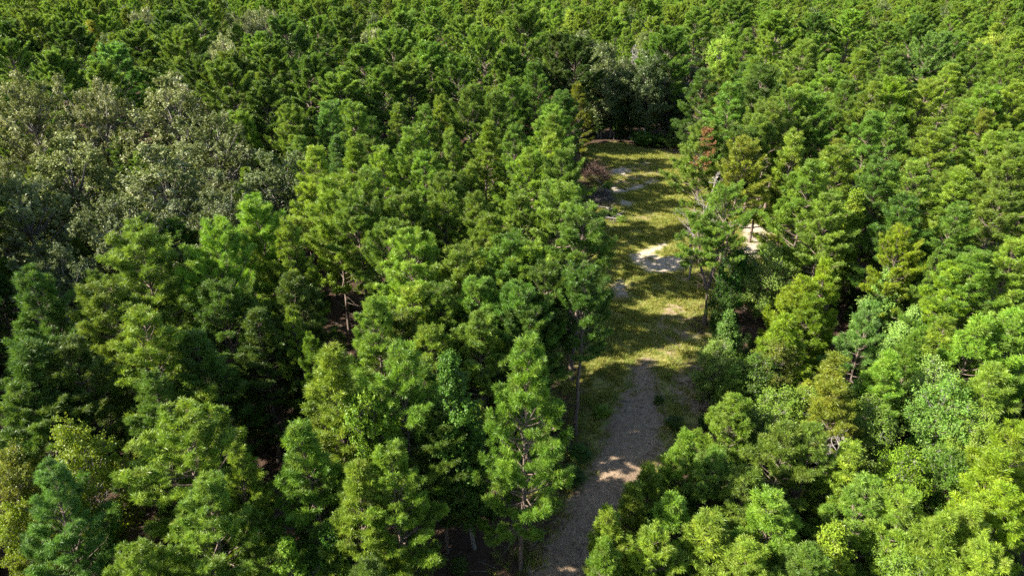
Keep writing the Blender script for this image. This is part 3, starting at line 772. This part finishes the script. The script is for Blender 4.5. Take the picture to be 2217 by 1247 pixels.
SPECIAL[e] = 'pine with a rusty brown dead top above the clearing'
_, dm = pine(63, 3.6, 0.02, 0.85, 0.7, 0.2, spacing=0.40, nn=20, L=0.2, Wd=0.06, dead=0, keep=0.75, trunk_r=0.04, mat=M_DEADN)
o = bpy.data.objects.new('dead_top', dm)
COL.objects.link(o)
o.parent = e
o.location = (-0.5, -1.9, 11.2)
o.scale = (1.15, 1.15, 1.0)
o['label'] = 'rusty brown dead needles at the top'

KIND['D'] = ('dead_tree', 'dead tree')
sn = snag(101, 11.5)
for u, v, h, lab in ((1526, 345, 13.0, 'bare grey dead tree with fine twigs beside the forked pine'),
                     (1356, 86, 15.0, 'pale bare dead tree in the canopy behind the far end of the clearing'),
                     (1374, 102, 14.4, 'thinner pale dead tree right of the bare one beyond the clearing'),
                     (1814, 940, 6.0, 'leafless grey twiggy snag in the lower right thicket')):
    p = at(u, v, h)
    SPECIAL[plant('D', p[:2], h, '', pair=(sn, 11.5, 2.6), wide=2.6 if h > 8 else 1.9)] = lab
for e_ in list(SPECIAL):
    if e_.name.startswith('dead_tree'):
        for c in e_.children:
            if c.name.startswith('crown'):
                c.name = 'branches'

# ---------------------------------------------------------------- brush piles at the left side of the clearing
def stick(g, rng, p, d, L, r, wob=0.12, sides=5):
    P = curve_pts(p, d, L, 6, rng.uniform(-0.4, 0.3), rng, wob)
    tube(g, P, np.linspace(r, r * 0.35, 7), sides)

def brush_pile(seed, u, v, rx, ry, hgt, mat, lab, nlog, ntw, lean):
    rng = np.random.default_rng(seed)
    c = at(u, v)
    e = bpy.data.objects.new('brush_pile', None)
    COL.objects.link(e)
    e.location = (c[0], c[1], float(gz(c[0], c[1])))
    e['label'] = lab
    e['category'] = 'brush pile'
    e['group'] = 'heaps of cut branches along the clearing'
    def spot():
        a, q = rng.uniform(0, 6.28), math.sqrt(rng.uniform(0, 1))
        x, y = math.cos(a) * q * rx, math.sin(a) * q * ry
        return np.array([x, y, rng.uniform(0.05, hgt * (1.05 - q))])
    for i in range(nlog):
        g = Geo()
        az = rng.uniform(0, 6.28)
        d = np.array([math.cos(az), math.sin(az), rng.uniform(-0.15, 0.35) + lean * 0.3])
        L = rng.uniform(1.6, 3.4)
        stick(g, rng, spot() - unit(d) * L * 0.5 + [0, 0, 0.25], d, L, rng.uniform(0.05, 0.11), 0.06, 6)
        o = bpy.data.objects.new('log', g.mesh('log', M_DEAD if i % 3 else mat, True))
        COL.objects.link(o)
        o.parent = e
    g = Geo()
    for i in range(ntw):
        az = rng.uniform(0, 6.28)
        d = np.array([math.cos(az), math.sin(az), rng.uniform(-0.1, 0.5) + lean])
        stick(g, rng, spot(), d, rng.uniform(0.6, 1.9), rng.uniform(0.012, 0.032), 0.2, 3)
    o = bpy.data.objects.new('twigs', g.mesh('twigs', mat, True))
    COL.objects.link(o)
    o.parent = e
    o['kind'] = 'stuff'
    return e

brush_pile(1, 1288, 384, 2.0, 3.4, 2.9, M_REDW, 'heap of reddish brown brush with upturned roots by the far end of the clearing', 7, 620, 0.6)
brush_pile(2, 1300, 436, 1.8, 3.2, 2.0, M_REDB, 'heap of bleached grey logs and sticks beside the grass, nearer the camera', 14, 420, 0.3)
brush_pile(3, 1324, 474, 1.3, 1.6, 0.9, M_GREY, 'small low scatter of grey sticks at the near end of the brush heaps', 9, 70, 0.05)

# ---------------------------------------------------------------- woods between the trees read from the photo
occ = [(t['xy'][0], t['xy'][1], t['w']) for t in TREES] + [(b_[1], b_[2], b_[4]) for b_ in BEHIND]
rf = random.Random(21)
cands = []
clear_scr = CLEAR_PX
# two dark openings in the left woods where trunks and floor show
GAPS = [[(470, 1010), (650, 960), (660, 860), (480, 880)], [(685, 790), (810, 770), (805, 600), (690, 600)]]
HX = np.array([(o_[0], o_[1]) for o_ in occ])

def free(x, y, gap, pts):
    return not len(pts) or np.min(np.hypot(pts[:, 0] - x, pts[:, 1] - y)) > gap

FILL, MASS = [], []
allp = HX.copy()
tries = 0
rows = []
def frustum(x, y, z):
    u, v, dz = pix((x, y, z))
    return u, v, dz
for ring, (ymin, ymax, gap) in enumerate(((8, 60, 4.0), (60, 130, 4.7), (130, 200, 7.0), (200, 420, 6.2))):
    area = (ymax - ymin) * (ymax * 1.7 + 70)
    n = int(area / (gap * gap) * 2.6)
    xsr = np.array([rf.uniform(-1, 1) for _ in range(n)])
    ysr = np.array([rf.uniform(ymin, ymax) for _ in range(n)])
    half = ysr * 0.80 + 26
    xsr = xsr * half
    cd = sdist(xsr, ysr, CLEAR)
    grid = {}
    def cell(x, y): return (int(x // 6), int(y // 6))
    for q in allp:
        grid.setdefault(cell(q[0], q[1]), []).append((q[0], q[1]))
    new = []
    for x, y, c in zip(xsr, ysr, cd):
        if c > -1.6:
            continue
        cx, cyy = cell(x, y)
        ok = True
        for i in (-1, 0, 1):
            for j in (-1, 0, 1):
                for q in grid.get((cx + i, cyy + j), ()):
                    if (q[0] - x) ** 2 + (q[1] - y) ** 2 < gap * gap:
                        ok = False
        if not ok:
            continue
        right = x > 4 + 0.05 * y
        if y < 62:
            h = rf.uniform(4.5, 6.5) if right else rf.uniform(8, 10.5)
            kind = rf.choice('YYYS') if right else rf.choice('PPPPPG')
        elif y < 130:
            h = rf.uniform(11, 13.5)
            kind = 'P'
            if not right and x < -18 and y < 95:
                kind, h = rf.choice('PPO'), rf.uniform(9.5, 11.5)
        else:
            h = rf.uniform(12, 15.5) if y < 200 else rf.uniform(12.5, 16)
            kind = rf.choice('MMMMMMPPPHHG') if y < 200 else rf.choice('PPPPPPPPMMHG')
            if kind in 'HG':
                h -= 2
            if y > 200:
                h -= 0.5
        u, v, dz = frustum(x, y, h)
        inview = -60 < u < W0 + 60 and v < H0 + 150 and dz > 0
        if u < -60 and 36 < y < 66:
            kind, h = 'M', rf.uniform(15, 18)
        # keep the open ground in view: no filler crown in front of it
        hid = False
        if inview and y < 125:
            for zz in (h, h * 0.7, h * 0.45):
                uu, vv, dd = frustum(x, y, zz)
                m = 1.9 * FPX / max(dd, 1)
                tu, tv = np.array([uu, uu - m, uu + m]), np.array([vv] * 3)
                if inside(tu, tv, clear_scr).any() or any(inside(tu[:1], tv[:1], g_).any() for g_ in GAPS):
                    hid = True
        if hid:
            continue
        new.append((x, y))
        grid.setdefault((cx, cyy), []).append((x, y))
        rec = (kind, x, y, h, rf.choice(['', '', 'b', 'd', 'o'] if right else ['', '', 'd', 'd', 'b']))
        (FILL if (inview and y < 128) else MASS).append(rec)
    if new:
        allp = np.concatenate([allp, np.array(new)])
MASS += [(k_, x_, y_, h_, '') for k_, x_, y_, h_, w_ in BEHIND]
for i, (k, x, y, h, t) in enumerate(FILL):
    if i in HIDDEN_FILL:
        MASS.append((k, x, y, h, t))
        continue
    plant(k, (x, y), h, t, src=i)

# trees out of the frame on the left and behind, and the far forest: one wood that reads as a mass
SRC = [PROTO['M'][0], PROTO['M'][1], PROTO['M'][2], PROTO['M'][3], PROTO['P'][0], PROTO['P'][3], PROTO['H'][0], PROTO['H'][1], PROTO['G'][2], PROTO['Y'][0], PROTO['S'][0]]
SIDX = {'M': [0, 1, 2, 3], 'P': [4, 5], 'H': [6, 7], 'O': [6, 7], 'G': [8], 'Y': [9], 'S': [10]}

def point_cloud(name, pts, attrs):
    me = bpy.data.meshes.new(name)
    me.vertices.add(len(pts))
    me.vertices.foreach_set('co', np.asarray(pts, np.float32).ravel())
    for an, (ty, vals) in attrs.items():
        a = me.attributes.new(an, ty, 'POINT')
        if ty == 'FLOAT_VECTOR':
            a.data.foreach_set('vector', np.asarray(vals, np.float32).ravel())
        else:
            a.data.foreach_set('value', np.asarray(vals, np.int32 if ty == 'INT' else np.float32))
    return me

def instancer(name, me, groups, lab, cat):
    o = bpy.data.objects.new(name, me)
    COL.objects.link(o)
    ng = bpy.data.node_groups.new(name, 'GeometryNodeTree')
    ng.interface.new_socket('Geometry', in_out='INPUT', socket_type='NodeSocketGeometry')
    ng.interface.new_socket('Geometry', in_out='OUTPUT', socket_type='NodeSocketGeometry')
    gi, go = ng.nodes.new('NodeGroupInput'), ng.nodes.new('NodeGroupOutput')
    al = ng.nodes.new('GeometryNodeJoinGeometry')
    first = None
    for gi_, objs in enumerate(groups):
        # one branch of points per kind
        cmp_ = ng.nodes.new('FunctionNodeCompare')
        cmp_.data_type = 'INT'
        cmp_.operation = 'EQUAL'
        na = ng.nodes.new('GeometryNodeInputNamedAttribute')
        na.data_type = 'INT'
        na.inputs[0].default_value = 'kind'
        ng.links.new(na.outputs[0], cmp_.inputs[2])
        cmp_.inputs[3].default_value = gi_
        j = ng.nodes.new('GeometryNodeJoinGeometry')
        for ob in objs:
            oi = ng.nodes.new('GeometryNodeObjectInfo')
            oi.transform_space = 'ORIGINAL'
            oi.inputs[0].default_value = ob
            ng.links.new(oi.outputs['Geometry'], j.inputs[0])
        ip = ng.nodes.new('GeometryNodeInstanceOnPoints')
        ng.links.new(gi.outputs[0], ip.inputs['Points'])
        ng.links.new(cmp_.outputs[0], ip.inputs['Selection'])
        ng.links.new(j.outputs[0], ip.inputs['Instance'])
        r = ng.nodes.new('GeometryNodeInputNamedAttribute')
        r.data_type = 'FLOAT_VECTOR'
        r.inputs[0].default_value = 'turn'
        ng.links.new(r.outputs[0], ip.inputs['Rotation'])
        s = ng.nodes.new('GeometryNodeInputNamedAttribute')
        s.data_type = 'FLOAT_VECTOR'
        s.inputs[0].default_value = 'size'
        ng.links.new(s.outputs[0], ip.inputs['Scale'])
        ng.links.new(ip.outputs[0], al.inputs[0])
    ng.links.new(al.outputs[0], go.inputs[0])
    md = o.modifiers.new('scatter', 'NODES')
    md.node_group = ng
    o['kind'] = 'stuff'
    o['label'] = lab
    o['category'] = cat
    return o

byme = {}
for t in TREES:
    ch = {c.name.split('.')[0]: c for c in t['o'].children}
    if 'crown' in ch:
        byme.setdefault(ch['crown'].data.name, (ch['trunk'], ch['crown']))
groups = [byme[s[0][1].name] for s in SRC if s[0][1].name in byme]
mk, mp_, ms, mr = [], [], [], []
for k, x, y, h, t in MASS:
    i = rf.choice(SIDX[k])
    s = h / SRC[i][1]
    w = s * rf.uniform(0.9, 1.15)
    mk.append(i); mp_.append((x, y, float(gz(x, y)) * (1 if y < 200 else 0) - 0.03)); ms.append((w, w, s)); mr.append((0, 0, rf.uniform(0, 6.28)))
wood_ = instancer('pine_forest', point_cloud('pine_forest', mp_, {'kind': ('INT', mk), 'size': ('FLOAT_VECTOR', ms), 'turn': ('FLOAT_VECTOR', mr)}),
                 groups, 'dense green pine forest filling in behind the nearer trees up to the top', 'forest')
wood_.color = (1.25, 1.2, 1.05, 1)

# ---------------------------------------------------------------- low undergrowth on the forest floor
ru = np.random.default_rng(77)
n = 10500
ux, uy = ru.uniform(-80, 90, n), ru.uniform(14, 150, n)
okm = (np.abs(ux) < uy * 0.8 + 14) & (sdist(ux, uy, CLEAR) < -0.2)
patch = np.sin(ux * 0.31 + 1.1 * np.sin(uy * 0.17)) * np.cos(uy * 0.27 + np.sin(ux * 0.22))
okm &= ru.random(n) < 0.5 + 0.45 * patch + 0.3 * ((ux > 6) & (uy < 62))
ux, uy = ux[okm], uy[okm]
us = ru.uniform(0.10, 0.30, len(ux))
sh = [byme[PROTO['S'][i][0][1].name] for i in (0, 1, 2) if PROTO['S'][i][0][1].name in byme]
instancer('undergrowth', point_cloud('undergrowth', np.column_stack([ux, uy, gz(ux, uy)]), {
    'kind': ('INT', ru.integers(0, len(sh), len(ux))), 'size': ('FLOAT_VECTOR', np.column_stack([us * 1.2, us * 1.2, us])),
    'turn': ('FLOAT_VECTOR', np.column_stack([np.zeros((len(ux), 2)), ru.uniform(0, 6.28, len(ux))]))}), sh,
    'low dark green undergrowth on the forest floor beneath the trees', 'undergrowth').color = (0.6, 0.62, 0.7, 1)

# ---------------------------------------------------------------- fallen sticks and bark on the floor and the track
rs = np.random.default_rng(55)
n = 6000
fx, fy = rs.uniform(-45, 50, n), rs.uniform(22, 115, n)
cd = sdist(fx, fy, CLEAR)
okm = (cd < 1.5) | ((sdist(fx, fy, TRACK) > 0) & (rs.random(n) < 0.35))
fx, fy = fx[okm], fy[okm]
m = len(fx)
az, ln = rs.uniform(0, 6.28, m), rs.uniform(0.15, 1.0, m) ** 1.6 * 1.6 + 0.12
p0 = np.column_stack([fx, fy, gz(fx, fy) + 0.05])
p1 = p0 + np.column_stack([np.cos(az) * ln, np.sin(az) * ln, rs.uniform(-0.03, 0.22, m) * ln])
g = Geo()
prisms(g, p0, p1, 0.022)
fs = bpy.data.objects.new('fallen_sticks', g.mesh('fallen_sticks', M_GREY))
COL.objects.link(fs)
fs['kind'] = 'stuff'
fs['label'] = 'fallen grey sticks and twigs strewn over the forest floor'
fs['category'] = 'sticks'

# ---------------------------------------------------------------- grass
def grass_clump(seed, n, L):
    rng = np.random.default_rng(seed)
    g = Geo()
    c = np.column_stack([rng.normal(0, 0.09, (n, 2)), np.zeros(n)])
    d = unit(np.column_stack([rng.normal(0, 0.55, (n, 2)), np.ones(n)]))
    ln = L * rng.uniform(0.5, 1.2, (n, 1))
    s = unit(np.cross(d, rng.normal(size=(n, 3)))) * 0.012
    tip = c + d * ln + np.column_stack([d[:, :2] * 0.35 * L, -0.1 * L * np.ones(n)])
    v = np.stack([c - s, c + s, tip], 1)
    g.add(v.reshape(-1, 3), np.arange(n * 3).reshape(-1, 3), np.repeat(rng.uniform(0, 1, n), 3))
    return g.mesh('grass_tuft', M_GRASS)

M_GRASS = foliage('grass_blades', [(0.0, (0.14, 0.19, 0.028)), (0.6, (0.27, 0.305, 0.052)), (1.0, (0.44, 0.40, 0.13))], 0.35, 0.6, 0.2, huevar=0.07)
gr = np.random.default_rng(8)
bx = np.array(CLEAR)
n = 190000
gx = gr.uniform(bx[:, 0].min() - 3, bx[:, 0].max() + 3, n)
gy = gr.uniform(24, bx[:, 1].max() + 2, n)
mg, msd, mdd = masks(gx, gy)
blot = (np.sin(gx * 1.1 + 0.7 * np.sin(gy * 0.9)) * np.cos(gy * 1.3 + 0.8 * np.sin(gx * 0.7)) + np.sin(gx * 2.7 + gy * 2.1) * 0.5) * 0.28
prob = mg * (1 - 0.97 * np.clip(msd * 1.6, 0, 1)) * (1 - 0.85 * np.clip(mdd * 1.2, 0, 1)) + np.where(mg > 0.12, blot * 0.7, -1)
tw = sdist(gx, gy, TRACK)
prob = np.where(tw > 0.5, prob * np.clip((gy - 42) / 14, 0.04, 0.6) + np.where(gy > 44, blot * 0.35, -0.01), prob)
keep = gr.random(n) < np.clip(prob, 0, 1)
gx, gy = gx[keep], gy[keep]
gs = gr.uniform(0.45, 1.45, len(gx)) ** 1.7 * np.clip(1 + blot[keep], 0.5, 1.5)
g1 = bpy.data.objects.new('grass_tuft', grass_clump(1, 12, 0.34))
g2 = bpy.data.objects.new('grass_tuft', grass_clump(2, 15, 0.24))
grass = instancer('grass', point_cloud('grass', np.column_stack([gx, gy, gz(gx, gy)]), {
    'kind': ('INT', gr.integers(0, 2, len(gx))), 'size': ('FLOAT_VECTOR', np.repeat(gs[:, None], 3, 1)),
    'turn': ('FLOAT_VECTOR', np.column_stack([np.zeros((len(gx), 2)), gr.uniform(0, 6.28, len(gx))]))}), [(g1,), (g2,)],
    'short yellowish green grass covering the clearing', 'grass')
for i_, go_ in enumerate((g1, g2)):
    COL.objects.link(go_)
    go_.name = 'tuft'
    q = at(1395 + 30 * i_, 640 - 60 * i_)
    go_.location = (q[0], q[1], float(gz(q[0], q[1])))
    go_.parent = grass

# ---------------------------------------------------------------- labels that single out each tree
ORD = ['first', 'second', 'third', 'fourth', 'fifth', 'sixth', 'seventh', 'eighth', 'ninth', 'tenth', 'eleventh', 'twelfth', 'thirteenth', 'fourteenth', 'fifteenth', 'sixteenth']
# (name of the area, anchor to count from, test on the crown-top pixel, count from the right?)
ZONES = [
    ('lower right thicket', 'track', lambda u, v: u > 1280 and v > 830, False),
    ('right-hand thicket', 'clearing', lambda u, v: u > 1500 and v > 480, False),
    ('right stand', 'clearing', lambda u, v: u > 1460 and v > 150, False),
    ('upper right canopy', 'right edge', lambda u, v: u > 1460, True),
    ('far treeline', 'left', lambda u, v: u > 1160 and v < 300, False),
    ('upper middle canopy', 'clearing', lambda u, v: u > 680 and v < 172, True),
    ('upper left canopy', 'left edge', lambda u, v: v < 172, False),
    ('left plantation', 'clearing', lambda u, v: u > 660 and v < 730, True),
    ('oak stand', 'left edge', lambda u, v: v < 730, False),
    ('lower left foreground', 'track', lambda u, v: True, True),
]
CATN = {'P': 'pine', 'Y': 'young pine', 'M': 'broad pine', 'T': 'pine', 'O': 'oak', 'H': 'hardwood', 'G': 'sweetgum', 'S': 'shrub', 'D': 'dead tree'}
OAKLOOK = {'': 'silvery olive', 'g': 'pale silvery', 'd': 'dark olive', 'c': 'pale cream'}
pools = {}
for t in TREES:
    if t['o'] in SPECIAL:
        t['o']['label'] = SPECIAL[t['o']]
        continue
    for zi, z in enumerate(ZONES):
        if z[2](t['u'], t['v']):
            pools.setdefault((zi, CATN[t['k']]), []).append(t)
            break
for (zi, cn), lst in pools.items():
    zn, anchor, _, rev = ZONES[zi]
    lst.sort(key=lambda t: -t['v'])                         # lowest crown tops in the picture come first
    nrow = max(1, math.ceil(len(lst) / 9))
    per = math.ceil(len(lst) / nrow)
    for r in range(nrow):
        row = lst[r * per:(r + 1) * per]
        row.sort(key=lambda t: -t['u'] if rev else t['u'])
        for i, t in enumerate(row):
            look = (OAKLOOK if t['k'] == 'O' else LOOK).get(t['tint'], 'olive green')
            where = f'{ORD[r]} row up, {zn}' if nrow > 1 else f'in the {zn}'
            if len(lst) == 1:
                lab = f'{look} {cn}, the only {cn} in the {zn}'
            else:
                lab = f'{look} {cn}, {ORD[i]} from the {anchor}, {where}'
            t['o']['label'] = lab
GROUPS = {'pine_tree': 'pines of the forest', 'oak_tree': 'oaks among the pines', 'hardwood_tree': 'hardwoods among the pines', 'sweetgum_tree': 'sweetgums among the pines', 'broadleaf_shrub': 'shrubs of the thicket', 'dead_tree': 'bare dead trees'}
for t in TREES:
    t['o']['group'] = GROUPS[t['o'].name.split('.')[0]]
print('TREES', len(TREES), 'fill', len(FILL), 'mass', len(MASS), 'grass', len(gx))
from collections import Counter
print(Counter(t['k'] for t in TREES))
print('unique tris', sum(len(m.polygons) for m in bpy.data.meshes))
